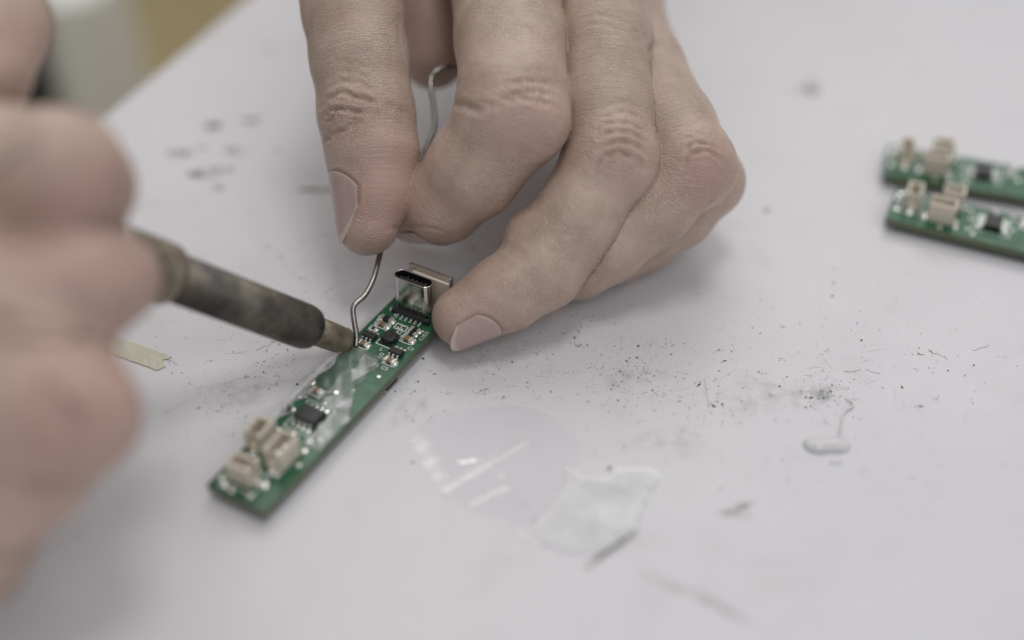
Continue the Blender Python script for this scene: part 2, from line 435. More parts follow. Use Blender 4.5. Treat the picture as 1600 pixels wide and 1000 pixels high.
two_pin('resistor', 2.8, 54.0, 2.9, 1.25, .75, M['chip'], rad(3))
two_pin('capacitor', 2.9, 52.2, 2.6, 1.15, .55, M['cap'], rad(-2))
two_pin('resistor', 1.9, 50.4, 1.3, .65, .35, M['chip'], 0)
chip('regulator_chip', 2.75, 47.7, 2.95, 1.55, 1.05, 3, .97)
two_pin('capacitor', 2.9, 45.2, 2.3, 1.1, .7, M['cap'], rad(0))
two_pin('resistor', 6.1, 53.5, .85, .5, .3, M['chip'], rad(90)); two_pin('resistor', 7.15, 53.45, .85, .5, .3, M['chip'], rad(90))
two_pin('resistor', 9.75, 54.2, 2.0, .95, .5, M['chip'], 0); two_pin('resistor', 9.7, 52.9, 2.0, .95, .5, M['chip'], 0)
two_pin('capacitor', 9.9, 50.9, 2.5, 1.25, .75, M['cap'], rad(-3))
chip('regulator_chip', 10.3, 46.3, 2.95, 1.55, 1.05, 3, .97)
two_pin('capacitor', 10.55, 43.6, 2.4, 1.15, .8, M['cap'], rad(-2))
def inductor_mesh():
    m = MB(); n = 12
    m.box(-1.75, 1.75, -1.75, 1.75, .05, .38)
    m.lathe([(1.62, .38), (1.7, .5), (1.7, 1.0), (1.45, 1.3), (.9, 1.36), (.85, 1.26), (.02, 1.24)], 14, smooth=False)
    return m.mesh('inductor', M['chip'])
part('inductor', 'ind', inductor_mesh, 6.75, 49.2, 0, rad(8), None, bevel=.06)
dome(11.0, 39.0, .45, .16)
# eight-legged chip and its neighbours
chip('driver_chip', 6.1, 22.9, 4.9, 3.8, 1.6, 4, 1.27, (.45, .9, .85, .56))
two_pin('capacitor', 3.0, 29.3, 2.1, 1.2, .9, M['cap'], rad(0))
two_pin('resistor', 1.3, 22.8, 1.7, .9, .55, M['chip'], rad(20))
for v, u, r, h in ((.75, 30.9, .75, .5), (6.4, 31.0, .7, .35), (5.9, 18.0, .5, .4), (2.7, 17.5, .5, .35), (.9, 26.6, .4, .3), (2.0, 27.2, .4, .3),
                   (-.02+.7, 12.6, .9, .8), (10.6, 15.3, .65, .45), (.85, 5.6, .8, .75), (2.9, 1.4, .95, .7), (4.8, 1.1, .7, .45), (9.5, 4.7, .9, .7),
                   (9.5, 8.3, .8, .45), (8.5, 1.7, .7, .25), (1.3, 2.4, .6, .25), (1.5, 9.0, .7, .3), (4.0, 9.6, .5, .4), (11.3, 19.3, .5, .25),
                   (9.9, 17.9, .45, .3), (11.6, 12.0, .6, .25), (6.2, 27.6, .35, .2)):
    dome(v, u, r, h)
# cream wire connectors: open boxes with a slot in one short end and two pins
def housing_mesh(l, w, h):
    def fn():
        t = .62; m = MB()
        m.box(-w/2, w/2, -l/2, l/2, 0, 1.0)
        m.box(-w/2, -w/2+t, -l/2, l/2, 1.0, h); m.box(w/2-t, w/2, -l/2, l/2, 1.0, h)
        m.box(-w/2+t, w/2-t, l/2-t, l/2, 1.0, h)
        m.box(-w/2+t, -w/2+t+.6, -l/2, -l/2+t, 1.0, h); m.box(w/2-t-.6, w/2-t, -l/2, -l/2+t, 1.0, h)
        return m.mesh('connector_housing', M['cream'])
    return fn
def connector(v, u, rz, l=5.4, w=3.7, h=4.0):
    o = part('connector_housing', ('ch', l, w, h), housing_mesh(l, w, h), v, u, .05, rz, None, bevel=.12)
    for s in (-1, 1):
        part('pin', 'cp', lambda: MB().box(-.22, .22, -.22, .22, 0, 2.2).mesh('pin', M['tin']), 0, s*.95, 1.0, 0, o)
        part('solder_tab', ('st', l), lambda: MB().box(-.55, .55, -.5, .5, 0, .35).lathe([(.8, 0), (.62, .3), (.3, .55), (.02, .62)], 12).mesh('solder_tab', M['solder']), 0, s*(l/2+.45), 0, 0, o)
    return o
connector(2.35, 13.0, rad(4), 4.8, 3.7, 4.9)
connector(8.45, 11.6, 0, 6.0, 3.9, 4.9)
connector(5.0, 4.6, rad(94), 5.3, 3.5, 4.5)
# black component under the board
MB().box(-.7, .7, -1.8, 1.8, .05, BH-.02).build('underside_component', M['chip'], board, (12.0, 41.0, 0), bevel=.1)
MB().box(-1.5, 1.5, -1.5, 1.5, .03, BH-.02).build('underside_component', M['chip'], board, (6, 9, 0), bevel=.1)

# printed outlines and letters
def silk():
    m = MB(); z0, z1 = TOP+.003, TOP+.022
    def line(pts, w=.2):
        for (x0, y0), (x1, y1) in zip(pts[:-1], pts[1:]):
            d = Vector((x1-x0, y1-y0)); d.normalize(); n = Vector((-d.y, d.x))*w/2; e = d*w/2
            q = [(x0-e.x-n.x, y0-e.y-n.y), (x1+e.x-n.x, y1+e.y-n.y), (x1+e.x+n.x, y1+e.y+n.y), (x0-e.x+n.x, y0-e.y+n.y)]
            m.prism(q, z0, z1+random.random()*.004)
    def outline(v, u, l, w, r=.5, gap=True):
        pts = []
        for cx, cy, a0 in ((l/2-r, w/2-r, 0), (-l/2+r, w/2-r, 90), (-l/2+r, -w/2+r, 180), (l/2-r, -w/2+r, 270)):
            for i in range(5):
                a = rad(a0+90*i/4); pts.append((v+cx+r*math.cos(a), u+cy+r*math.sin(a)))
        line(pts+[pts[0]])
    outline(2.9, 52.2, 3.5, 1.8, .7); outline(9.95, 50.9, 3.5, 1.9, .8); outline(10.55, 43.6, 3.3, 1.8, .8); outline(2.95, 45.1, 3.1, 1.7, .5)
    line([(1.0, 54.8), (.95, 53.1), (1.5, 53.1)]); line([(1.0, 54.8), (1.8, 54.8)])
    outline(6.6, 53.5, 2.6, 1.6, .15); line([(6.62, 52.7), (6.62, 54.3)])
    line([(8.4, 52.1), (8.4, 55.0), (9.2, 55.0)]); line([(8.4, 52.1), (9.1, 52.1)]); line([(11.2, 53.9), (11.3, 54.8), (10.8, 54.8)])
    line([(4.8, 48.4), (4.8, 47.0), (8.4, 46.9)]); line([(5.0, 51.3), (4.9, 50.4)])
    line([(1.0, 51.2), (1.0, 49.9), (3.0, 49.9), (3.0, 50.6)]); line([(3.3, 55.9), (3.3, 56.6)]); line([(1.7, 56.9), (1.3, 57.6), (1.7, 58.2)])
    outline(6.1, 22.9, 6.4, 8.0, .2); outline(3.0, 29.3, 3.1, 2.0, .4)
    outline(5.0, 4.6, 7.6, 5.0, .3)
    return m.build('silkscreen', M['silk'], board)
silk()
def text(s, v, u, size, rz):
    c = bpy.data.curves.new('printed_text', 'FONT'); c.body = s; c.size = size*K; c.extrude = .008*K; c.align_x = 'CENTER'; c.align_y = 'CENTER'
    c.resolution_u = 2; c.offset = .0
    tmp = bpy.data.objects.new('tmp', c); me = bpy.data.meshes.new_from_object(tmp); bpy.data.objects.remove(tmp); bpy.data.curves.remove(c)
    me.materials.clear(); me.materials.append(M['silk']); link('printed_text', me, board, (v, u, TOP+.012), (0, 0, rz))
text('U3', 7.9, 44.4, 1.35, rad(90)); text('L', 6.9, 45.9, 1.3, rad(0)); text('C5', 10.6, 41.6, 1.35, 0)
text('C1D2', 12.2, 53.6, 1.25, rad(90)); text('C3', 11.9, 49.0, 1.2, 0); text('R2', 7.1, 51.9, 1.2, 0); text('C', 4.7, 51.0, 1.2, 0); text('R1', 1.7, 50.9, .9, 0)
text('L', 9.0, 41.6, 1.2, 0)

# clear tape wrinkled over the middle of the board: cloudy where it has let go of the board, plus highlights painted in as white
def board_tape(name, u0, u1, vfn, nu, nv, hfn, milk_glare_fn):
    vs = []; milk_glare = []
    for i in range(nu):
        for j in range(nv):
            u = u0+(u1-u0)*i/(nu-1); va, vb = vfn(u); v = va+(vb-va)*j/(nv-1)
            vs.append((v, u, TOP+hfn(v, u))); milk_glare.append(milk_glare_fn(v, u))
    fs = []
    for i in range(nu-1):
        for j in range(nv-1):
            q = (i*nv+j, i*nv+j+1, (i+1)*nv+j+1, (i+1)*nv+j)
            fs.append(q if vb > va and u1 > u0 else q[::-1])
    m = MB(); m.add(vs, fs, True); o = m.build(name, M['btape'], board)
    at = o.data.attributes.new('milk_glare', 'FLOAT', 'POINT'); at.data.foreach_set('value', np.array(milk_glare, np.float32))
    return o
def tri(v, u, pts):
    s_ = []
    for (a, b), (c, d) in zip(pts, pts[1:]+pts[:1]): s_.append((c-a)*(u-b)-(d-b)*(v-a))
    return all(x >= 0 for x in s_) or all(x <= 0 for x in s_)
def th(v, u):
    h = .16+.05*math.sin(u*1.3+v*1.7)+.05*math.sin(u*.7-v*1.1)
    if 26.8 < u < 31.2 and 1.2 < v < 4.8: h += .75*math.sin((u-26.8)/4.4*math.pi)*math.sin((v-1.2)/3.6*math.pi)**.5
    return h
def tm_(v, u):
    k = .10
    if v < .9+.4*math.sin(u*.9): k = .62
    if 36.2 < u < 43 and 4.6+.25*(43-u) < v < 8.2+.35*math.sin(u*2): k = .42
    if tri(v, u, [(5.0, 38.2), (8.3, 38.9), (7.3, 34.9)]): k = .55  # triangular highlight painted into the whiteness
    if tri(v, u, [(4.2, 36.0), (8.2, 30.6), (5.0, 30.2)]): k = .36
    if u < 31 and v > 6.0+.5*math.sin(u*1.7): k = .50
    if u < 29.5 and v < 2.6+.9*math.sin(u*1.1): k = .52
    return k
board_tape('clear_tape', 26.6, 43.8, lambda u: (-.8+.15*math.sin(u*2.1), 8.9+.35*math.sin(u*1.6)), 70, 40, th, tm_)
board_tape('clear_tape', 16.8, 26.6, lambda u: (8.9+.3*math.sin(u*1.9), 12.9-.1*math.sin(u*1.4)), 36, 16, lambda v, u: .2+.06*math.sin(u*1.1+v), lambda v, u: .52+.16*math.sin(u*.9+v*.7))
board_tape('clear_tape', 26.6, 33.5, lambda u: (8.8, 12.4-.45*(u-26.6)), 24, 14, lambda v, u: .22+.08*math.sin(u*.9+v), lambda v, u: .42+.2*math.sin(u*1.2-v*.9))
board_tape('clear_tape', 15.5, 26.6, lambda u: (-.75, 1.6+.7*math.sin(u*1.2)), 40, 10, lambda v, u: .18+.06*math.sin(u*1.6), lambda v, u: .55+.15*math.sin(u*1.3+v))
tape_objs = {'clear_tape'}

def copy_tree(o, parent=None):
    c = o.copy(); COL.objects.link(c); c.parent = parent
    for ch in o.children:
        if ch.name.split('.')[0] not in tape_objs: copy_tree(ch, c)
    return c
for (px, py, a, lab) in ((1383, 341, -24.0, 'green circuit board at the right edge, nearer of the two lying side by side'),
                         (1379, 272, -17.5, 'green circuit board at the right edge, farther of the two lying side by side')):
    c = G(px, py, BH+BT); an = rad(a); nv_ = np.array([math.sin(an), -math.cos(an)])
    q = c[:2]-nv_*BW
    b = copy_tree(board); b.location = (q[0]*K, q[1]*K, 0); b.rotation_euler = (0, 0, an-math.pi/2); b['label'] = lab

# ------------------------------------------------------------------ soldering iron
A = P(553, 539, 262.5); B_ = P(258, 428, 231.0); ax = (B_-A)/np.linalg.norm(B_-A)
iron = empty('soldering_iron', tuple(A)); tag(iron, 'soldering iron with heat-stained metal barrel, its tip touching the green board', 'soldering iron')
dl = lambda x, y: float(np.linalg.norm(x-y))
MB().lathe([(.15, 0), (.45, .6), (.75, 1.6), (1.25, 2.6), (1.3, 3.6)], 20, ax).build('tip', M['burnt'], iron)
MB().lathe([(1.2, 2.2), (2.3, 2.25), (2.75, 2.5), (2.85, 3.0), (2.75, 3.4), (2.9, 6.0), (3.0, 12.6)], 28, ax).build('tip_sleeve', M['ferrule'], iron)
LB = dl(A, B_)
MB().lathe([(2.6, 10.6), (3.6, 10.8), (4.15, 11.5), (4.5, 12.6), (4.6, 14.0), (4.65, LB+3)], 36, ax).build('barrel', M['barrel'], iron)
MB().lathe([(4.7, LB-1.4), (5.4, LB-1.2), (5.8, LB-.4), (5.9, LB+3), (5.7, LB+10), (5.8, LB+12)], 32, ax).build('collar', M['ferrule'], iron)
MB().lathe([(5.2, LB+11.5), (6.2, LB+12), (6.5, LB+20), (6.6, LB+95), (5.0, LB+99)], 32, ax).build('handle', M['handle'], iron)

# ------------------------------------------------------------------ solder wire
def solder_wire():
    pts = [P(556, 542, 260.2), P(557, 525, 260.6), P(553, 500, 261.2), P(551.5, 483, 261.6), P(556, 474, 262), P(570, 461, 263), P(583, 437, 264.5), P(591, 408, 267),
           P(600, 375, 270.5), P(614, 335, 273.5), P(640, 280, 275), P(656, 250, 276), P(670, 222, 277), P(679, 198, 278), P(678, 170, 279), P(673.5, 140, 280), P(674, 121, 281),
           P(683, 111, 281.5), P(705, 104, 283), P(730, 112, 286), P(770, 130, 290), P(800, 160, 294)]
    o = MB().tube([tuple(q-pts[0]) for q in spline(pts, 7)], .59, 14).build('solder_wire', M['wire'], None, tuple(pts[0]))
    tag(o, 'bent thin grey solder wire held between thumb and finger above the green board', 'solder wire')
solder_wire()

# ------------------------------------------------------------------ hands: signed distance fields meshed with surface nets
def smin(a, b, k):
    h = np.maximum(k-np.abs(a-b), 0)/k
    return np.minimum(a, b)-h*h*k*.25
def seg_d(Q, s):
    a, b, ra, rb = s[:4]
    ba = (b-a).astype(np.float32); pa = Q-a.astype(np.float32)
    h = np.clip((pa@ba)/np.float32(ba@ba), 0, 1)
    dv = pa-h[..., None]*ba
    return np.sqrt((dv*dv).sum(-1))-(ra+(rb-ra)*h)
def segs(nodes):
    out = []
    for (p0, r0), (p1, r1) in zip(nodes[:-1], nodes[1:]): out.append((np.asarray(p0), np.asarray(p1), r0, r1))
    return out

class Hand:
    def __init__(s, palm, digits, kp, kd, kj, kb=.01):
        s.kb = kb; s.palm = palm; s.digits = digits; s.kp = kp; s.kd = kd; s.kj = kj
    def point(s, Q):
        Q = Q.astype(np.float32); Fp = np.full(len(Q), 60., np.float32)
        for g in s.palm: Fp = smin(Fp, seg_d(Q, g), s.kp)
        T = np.full(len(Q), 60., np.float32)
        for d in s.digits:
            Fd = np.full(len(Q), 60., np.float32)
            for g in d['segs']: Fd = smin(Fd, seg_d(Q, g), g[4] if len(g) > 4 else s.kj)
            T = smin(T, smin(Fd, Fp, s.kd), s.kb)
        return T
    def mesh(s, vox):
        allp = np.array([p for g in s.palm+[g for d in s.digits for g in d['segs']] for p in (g[0], g[1])])
        lo = allp.min(0)-31; hi = allp.max(0)+31
        n = np.ceil((hi-lo)/vox).astype(int)+1
        axs = [(lo[i]+vox*np.arange(n[i])).astype(np.float32) for i in range(3)]
        def accum(F, gs, k, m=9.0):
            for g in gs:
                r = max(g[2], g[3])+m
                i0 = np.maximum(((np.minimum(g[0], g[1])-r-lo)/vox).astype(int), 0)
                i1 = np.minimum(((np.maximum(g[0], g[1])+r-lo)/vox).astype(int)+2, n)
                sl = tuple(slice(a, b) for a, b in zip(i0, i1))
                Q = np.stack(np.meshgrid(*[axs[i][sl[i]] for i in range(3)], indexing='ij'), -1)
                F[sl] = smin(F[sl], seg_d(Q, g), g[4] if len(g) > 4 else k)
        Fp = np.full(n, 60., np.float32); accum(Fp, s.palm, s.kp, 12.0)
        T = Fp.copy()
        for d in s.digits:
            Fd = np.full(n, 60., np.float32); accum(Fd, d['segs'], s.kj)
            idx = np.argwhere(Fd.min((1, 2)) < 40).ravel(); sl = slice(idx[0], idx[-1]+1)
            T[sl] = smin(T[sl], smin(Fd[sl], Fp[sl], s.kd), s.kb)
        # surface nets
        ins = T < 0
        c = np.zeros(tuple(n-1), np.int8)
        for dx in (0, 1):
            for dy in (0, 1):
                for dz in (0, 1): c += ins[dx:n[0]-1+dx, dy:n[1]-1+dy, dz:n[2]-1+dz]
        act = (c > 0) & (c < 8); cells = np.argwhere(act)
        cidx = np.full(act.shape, -1, np.int32); cidx[act] = np.arange(len(cells))
        off_ = np.array([(x, y, z) for x in (0, 1) for y in (0, 1) for z in (0, 1)])
        D = np.stack([T[cells[:, 0]+o[0], cells[:, 1]+o[1], cells[:, 2]+o[2]] for o in off_], 1)
        acc = np.zeros((len(cells), 3)); cnt = np.zeros(len(cells))
        for a in range(8):
            for b in range(a+1, 8):
                if np.abs(off_[a]-off_[b]).sum() != 1: continue
                mk = (D[:, a] < 0) != (D[:, b] < 0); t = D[mk, a]/(D[mk, a]-D[mk, b])
                acc[mk] += off_[a]+t[:, None]*(off_[b]-off_[a]); cnt[mk] += 1
        V = lo+vox*(cells+acc/cnt[:, None])
        faces = []
        for ax_ in range(3):
            s0 = [slice(None)]*3; s1 = [slice(None)]*3; s0[ax_] = slice(0, -1); s1[ax_] = slice(1, None)
            a_in = ins[tuple(s0)]; b_in = ins[tuple(s1)]
            e = np.argwhere(a_in != b_in); fl = a_in[tuple(e.T)]
            u, w = [(1, 2), (2, 0), (0, 1)][ax_]
            ok = (e[:, u] > 0) & (e[:, w] > 0) & (e[:, u] < n[u]-1) & (e[:, w] < n[w]-1); e = e[ok]; fl = fl[ok]
            def cc(du, dw):
                q = e.copy(); q[:, u] += du; q[:, w] += dw; return cidx[q[:, 0], q[:, 1], q[:, 2]]
            quad = np.stack([cc(-1, -1), cc(0, -1), cc(0, 0), cc(-1, 0)], 1)
            quad[~fl] = quad[~fl][:, ::-1]; faces.append(quad)
        return V, np.concatenate(faces)

def make_mesh(name, V, Fq, mat):
    me = bpy.data.meshes.new(name)
    me.vertices.add(len(V)); me.vertices.foreach_set('co', (V*K).astype(np.float32).ravel())
    me.loops.add(Fq.size); me.loops.foreach_set('vertex_index', Fq.astype(np.int32).ravel())
    me.polygons.add(len(Fq)); me.polygons.foreach_set('loop_start', np.arange(0, Fq.size, 4, dtype=np.int32))
    me.polygons.foreach_set('loop_total', np.full(len(Fq), 4, np.int32))
    me.update(calc_edges=True); me.validate()
    me.polygons.foreach_set('use_smooth', np.ones(len(me.polygons), bool)); me.materials.append(mat)
    return me
def poly_dist(V, pts):
    """distance of the points V to a 3D polyline"""
    pts = np.asarray(pts); lo = pts.min(0)-4; hi = pts.max(0)+4
    near = np.where(((V > lo) & (V < hi)).all(1))[0]
    d = np.full(len(near), 1e3)
    for a, b in zip(pts[:-1], pts[1:]):
        ba = b-a; pa = V[near]-a; h = np.clip(pa@ba/max(ba@ba, 1e-9), 0, 1)
        d = np.minimum(d, np.linalg.norm(pa-h[:, None]*ba, axis=1))
    return near, d

def finish_hand(hand, vox, name, parent, creases=(), tones=(), wrinkles=(), nails=(), origin=np.zeros(3)):
    V, Fq = hand.mesh(vox)
    me0 = make_mesh(name, V, Fq, M['skin'])
    N = np.zeros((len(me0.vertices), 3), np.float32); me0.vertex_normals.foreach_get('vector', N.ravel())
    bpy.data.meshes.remove(me0)
    # per vertex finger coordinates (mm along the finger, mm round it)
    best = np.full(len(V), 1e9); uv = np.zeros((len(V), 3), np.float32)
    for ci, (gs, dor) in enumerate([(d['segs'], d['dorsal']) for d in hand.digits]+[(hand.palm, np.array([0, 0, 1.]))]):
        run = 0.0; dm = np.full(len(V), 1e9); acc = np.zeros((len(V), 3))
        for g in gs:
            if len(g) > 4: continue
            a, b = g[0], g[1]; ba = b-a; L = np.linalg.norm(ba); t = ba/max(L, 1e-6)
            pa = V-a; h = np.clip(pa@t/max(L, 1e-6), 0, 1)
            rv = pa-h[:, None]*ba; d = np.linalg.norm(rv, axis=1)-(g[2]+(g[3]-g[2])*h)
            n_ = dor-t*(dor@t); n_ /= np.linalg.norm(n_); bb = np.cross(t, n_)
            w = np.exp(-np.clip(d, -5, 40)/.8)+1e-30
            acc += np.stack([w*(run+pa@t), w*np.arctan2(rv@bb, rv@n_)*9.0, w], 1)
            dm = np.minimum(dm, d); run += L
        m = dm < best; best[m] = dm[m]
        uv[m, 0] = (acc[:, 0]/acc[:, 2])[m]; uv[m, 1] = (acc[:, 1]/acc[:, 2])[m]; uv[m, 2] = ci*7
    px, py, Z = project(V)
    disp = np.zeros(len(V))
    def hit(x, y):
        m = (np.abs(px-x) < 3.0) & (np.abs(py-y) < 3.0)
        i = np.where(m)[0]
        if not len(i): return None
        return V[i[np.argmin(Z[i])]]
    for pts, depth, w in creases:
        if not len(pts): continue
        if len(pts[0]) == 2:
            dense = [p+rng.normal(0, .55, 2) for p in spline([(x+rng.normal(0, 1.3), y+rng.normal(0, 1.3)) for x, y in pts], 4)]
            q = [hit(*p) for p in dense]; q = [p for p in q if p is not None]
            if len(q) < 2: continue
            keep = [q[0]]
            for p in q[1:]:
                if np.linalg.norm(p-keep[-1]) < 6: keep.append(p)
            q = keep
            if len(q) < 2: continue
        else: q = pts
        near, d = poly_dist(V, q)
        # fade at both ends
        wob = .72+.28*np.sin(V[near, 0]*1.9+V[near, 1]*1.3+depth*40) if len(pts[0]) == 2 else 1.0
        e = np.minimum(np.linalg.norm(V[near]-q[0], axis=1), np.linalg.norm(V[near]-q[-1], axis=1))
        fade = np.clip(e/1.6, 0.15, 1) if len(pts[0]) == 2 else 1.0
        disp[near] += fade*wob*(-depth*np.exp(-(d/w)**2)+.28*depth*np.exp(-((d-2.1*w)/(1.1*w))**2))
    tone = np.zeros(len(V), np.float32); wr = np.zeros(len(V), np.float32)
    fix = lambda p: (hit(p[0], p[1]) if len(p) == 2 else p)
    tones = [(fix(p), r, a) for p, r, a in tones]; wrinkles = [(fix(p), r, a) for p, r, a in wrinkles]
    tones = [q for q in tones if q[0] is not None]; wrinkles = [q for q in wrinkles if q[0] is not None]
    for p, r, a in tones: tone += .8*a*np.exp(-((V-np.asarray(p))**2).sum(1)/(r*r))
    for p, r, a in wrinkles: wr += a*np.exp(-((V-np.asarray(p))**2).sum(1)/(r*r))
    V2 = V+N*disp[:, None]
    me = make_mesh(name, V2-origin, Fq, M['skin'])
    at = me.attributes.new('skin_uv', 'FLOAT_VECTOR', 'POINT'); at.data.foreach_set('vector', uv.ravel())
    at = me.attributes.new('tone', 'FLOAT', 'POINT'); at.data.foreach_set('value', np.clip(tone, 0, 1))
    at = me.attributes.new('wrinkle', 'FLOAT', 'POINT'); at.data.foreach_set('value', np.clip(wr, 0, 1))
    o = link(name, me, parent)
    return o

def nail_surface(hand, base, axis, dorsal, u0, u1, phim, lift=.08, ustop=None, c0=1.9, c1=1.5, nu=18, nv=17):
    """points of a finger nail laid on the finger: list rows (along) x cols (round)"""
    t = axis/np.linalg.norm(axis); n_ = dorsal-t*(dorsal@t); n_ /= np.linalg.norm(n_); b = np.cross(t, n_)
    G_ = np.zeros((nu, nv, 3)); R = np.zeros((nu, nv))
    ustop = ustop or u1
    dirs = [n_*math.cos(p)+b*math.sin(p) for p in np.linspace(-phim, phim, nv)]
    us = np.zeros((nu, nv))
    for j in range(nv):
        s_ = abs(2*j/(nv-1)-1)
        for i in range(nu):
            a0 = u0+c0*(s_**2.4); a1 = u1-c1*s_**2.2
            us[i, j] = a0+(a1-a0)*i/(nu-1)
    uc = np.minimum(us, ustop)
    base_p = base+uc[..., None]*t
    Dm = np.broadcast_to(np.array(dirs)[None], base_p.shape)
    r = np.full(us.shape, 6.0)
    for _ in range(14):
        d = hand.point((base_p+Dm*r[..., None]).reshape(-1, 3)).reshape(r.shape); r = np.clip(r-d*.85, .5, 14)
    G_ = base+us[..., None]*t+Dm*(r+lift-np.maximum(us-ustop, 0)*.22)[..., None]
    return G_
def nail_object(Gp, parent, origin):
    nu, nv = Gp.shape[:2]; m = MB()
    Q = Gp-origin
    cen = Q.mean((0, 1))
    m.add([tuple(p) for p in Q.reshape(-1, 3)], [(i*nv+j, (i+1)*nv+j, (i+1)*nv+j+1, i*nv+j+1) for i in range(nu-1) for j in range(nv-1)], True)
    o = m.build('nail', M['nail'], parent)
    at = o.data.attributes.new('nail_uv', 'FLOAT_VECTOR', 'POINT')
    at.data.foreach_set('vector', np.array([(i/(nu-1), j/(nv-1), 0) for i in range(nu) for j in range(nv)], np.float32).ravel())
    md = o.modifiers.new('s', 'SOLIDIFY'); md.thickness = .42*K; md.offset = 0
    md = o.modifiers.new('u', 'SUBSURF'); md.levels = 1; md.render_levels = 1
    return o
def border(Gp):
    return list(Gp[-1, 0:1])+list(Gp[::-1, 0])+list(Gp[0, :])+list(Gp[:, -1])

# ---- hand that holds the wire (right of the photograph)
def chain(nodes, dorsal):
    return dict(segs=segs([(P(x, y, z), r) for x, y, z, r in nodes]), dorsal=np.array(dorsal, float))
thumb = chain([(535, -70, 276, 10.70), (551, 20, 273, 10.44), (561, 90, 271, 10.11), (573, 180, 269, 9.94), (582, 240, 267.5, 9.45), (584, 295, 267, 8.21), (574, 350, 266.5, 6.60)], CAMV(-.75, 0, -.66))
index = chain([(782, -95, 282, 12.07), (797, 60, 269, 11.41), (802, 150, 261, 11.09), (798, 185, 260, 10.92), (738, 268, 264.5, 9.68), (692, 316, 269, 8.44), (648, 331, 277, 6.85)], CAMV(.6, .1, -.7))
middle = chain([(938, -85, 287, 11.27), (944, 60, 275, 9.94), (948, 170, 267, 9.54), (955, 245, 263.5, 9.60), (905, 335, 263, 8.92), (847, 420, 262, 8.32), (790, 458, 261, 7.62), (722, 495, 260, 6.16)], CAMV(.4, .2, -.8))
ring = chain([(945, -20, 298, 10.70), (1000, 110, 282, 9.68), (1050, 200, 271, 9.07), (1081, 256, 266, 8.66), (1018, 327, 267, 8.08), (946, 386, 268, 7.58), (905, 412, 270, 7.11), (872, 428, 272, 6.14)], CAMV(.5, .2, -.8))
def knob(d, px_, py_, Z_, r_):
    p = P(px_, py_, Z_); d['segs'].append((p, p+np.array([0, 0, .01]), r_, r_, 4.5))
little = chain([(984, 95, 302, 9.76), (1060, 210, 287, 8.50), (1106, 283, 278, 7.66), (1062, 335, 277.5, 7.01), (1010, 372, 277.5, 6.57), (965, 405, 276.5, 5.49)], CAMV(.6, .1, -.7))
knobs = [(index, 841, 190, 256, 5.6), (middle, 982, 266, 260.5, 5.2), (ring, 1101, 272, 264, 4.9), (middle, 824, 364, 264, 4.35)]
wr = lambda dx, dy, dz: np.array([6.0+dx, 140.0+dy, 70.0+dz])
mcp = [d['segs'][0][0] for d in (index, middle, ring, little)]
tm = thumb['segs'][0][0]
cmc = np.array([-23.0, 110.0, 62.0])
palm = []
for i, p in enumerate(mcp): palm.append((p, wr(-10+7*i, 0, 4-4*i), 10.8-.5*i, 13.0))
palm += [(mcp[0], mcp[1], 9.5, 9.5), (mcp[1], mcp[2], 9.5, 9.5), (mcp[2], mcp[3], 9.0, 9.0),
         (tm, cmc, 10.5, 13.0), (cmc, wr(-6, -4, 0), 13.5, 14.0), (wr(0, 0, 0), wr(10, 70, 12), 19.0, 22.0), (wr(10, 70, 12), wr(14, 130, 22), 22.0, 27.0)]
web = [(P(655, -60, 296), P(676, 86, 297), 9.4, 7.9)]
palm += web
hand_w = Hand(palm, [thumb, index, middle, ring, little], 7.0, 5.0, 2.2)
origin_w = np.array([6.0, 70.0, 55.0])
person_hand = empty('hand', tuple(origin_w)); tag(person_hand, 'hand pinching the thin solder wire between thumb and forefinger over the board', 'hand')

th_t = thumb['segs'][-1][1]-thumb['segs'][-2][0]
nails_done = None
n_thumb = nail_surface(hand_w, thumb['segs'][-2][0], th_t, CAMV(-.89, .05, -.45), 5.0, 19.6, rad(53), ustop=14.5, c0=3.4, c1=7.5)
mi_t = middle['segs'][-1][1]-middle['segs'][-2][0]
n_mid = nail_surface(hand_w, middle['segs'][-2][0], mi_t, CAMV(-.10, -.86, -.50), 14.0, 24.6, rad(46), ustop=20.0, c0=3.0, c1=3.2)
ix_t = index['segs'][-1][1]-index['segs'][-1][0]
n_ind = nail_surface(hand_w, index['segs'][-1][0], ix_t, CAMV(.25, -.86, -.25), 1.5, 11.5, rad(46), ustop=9.0)

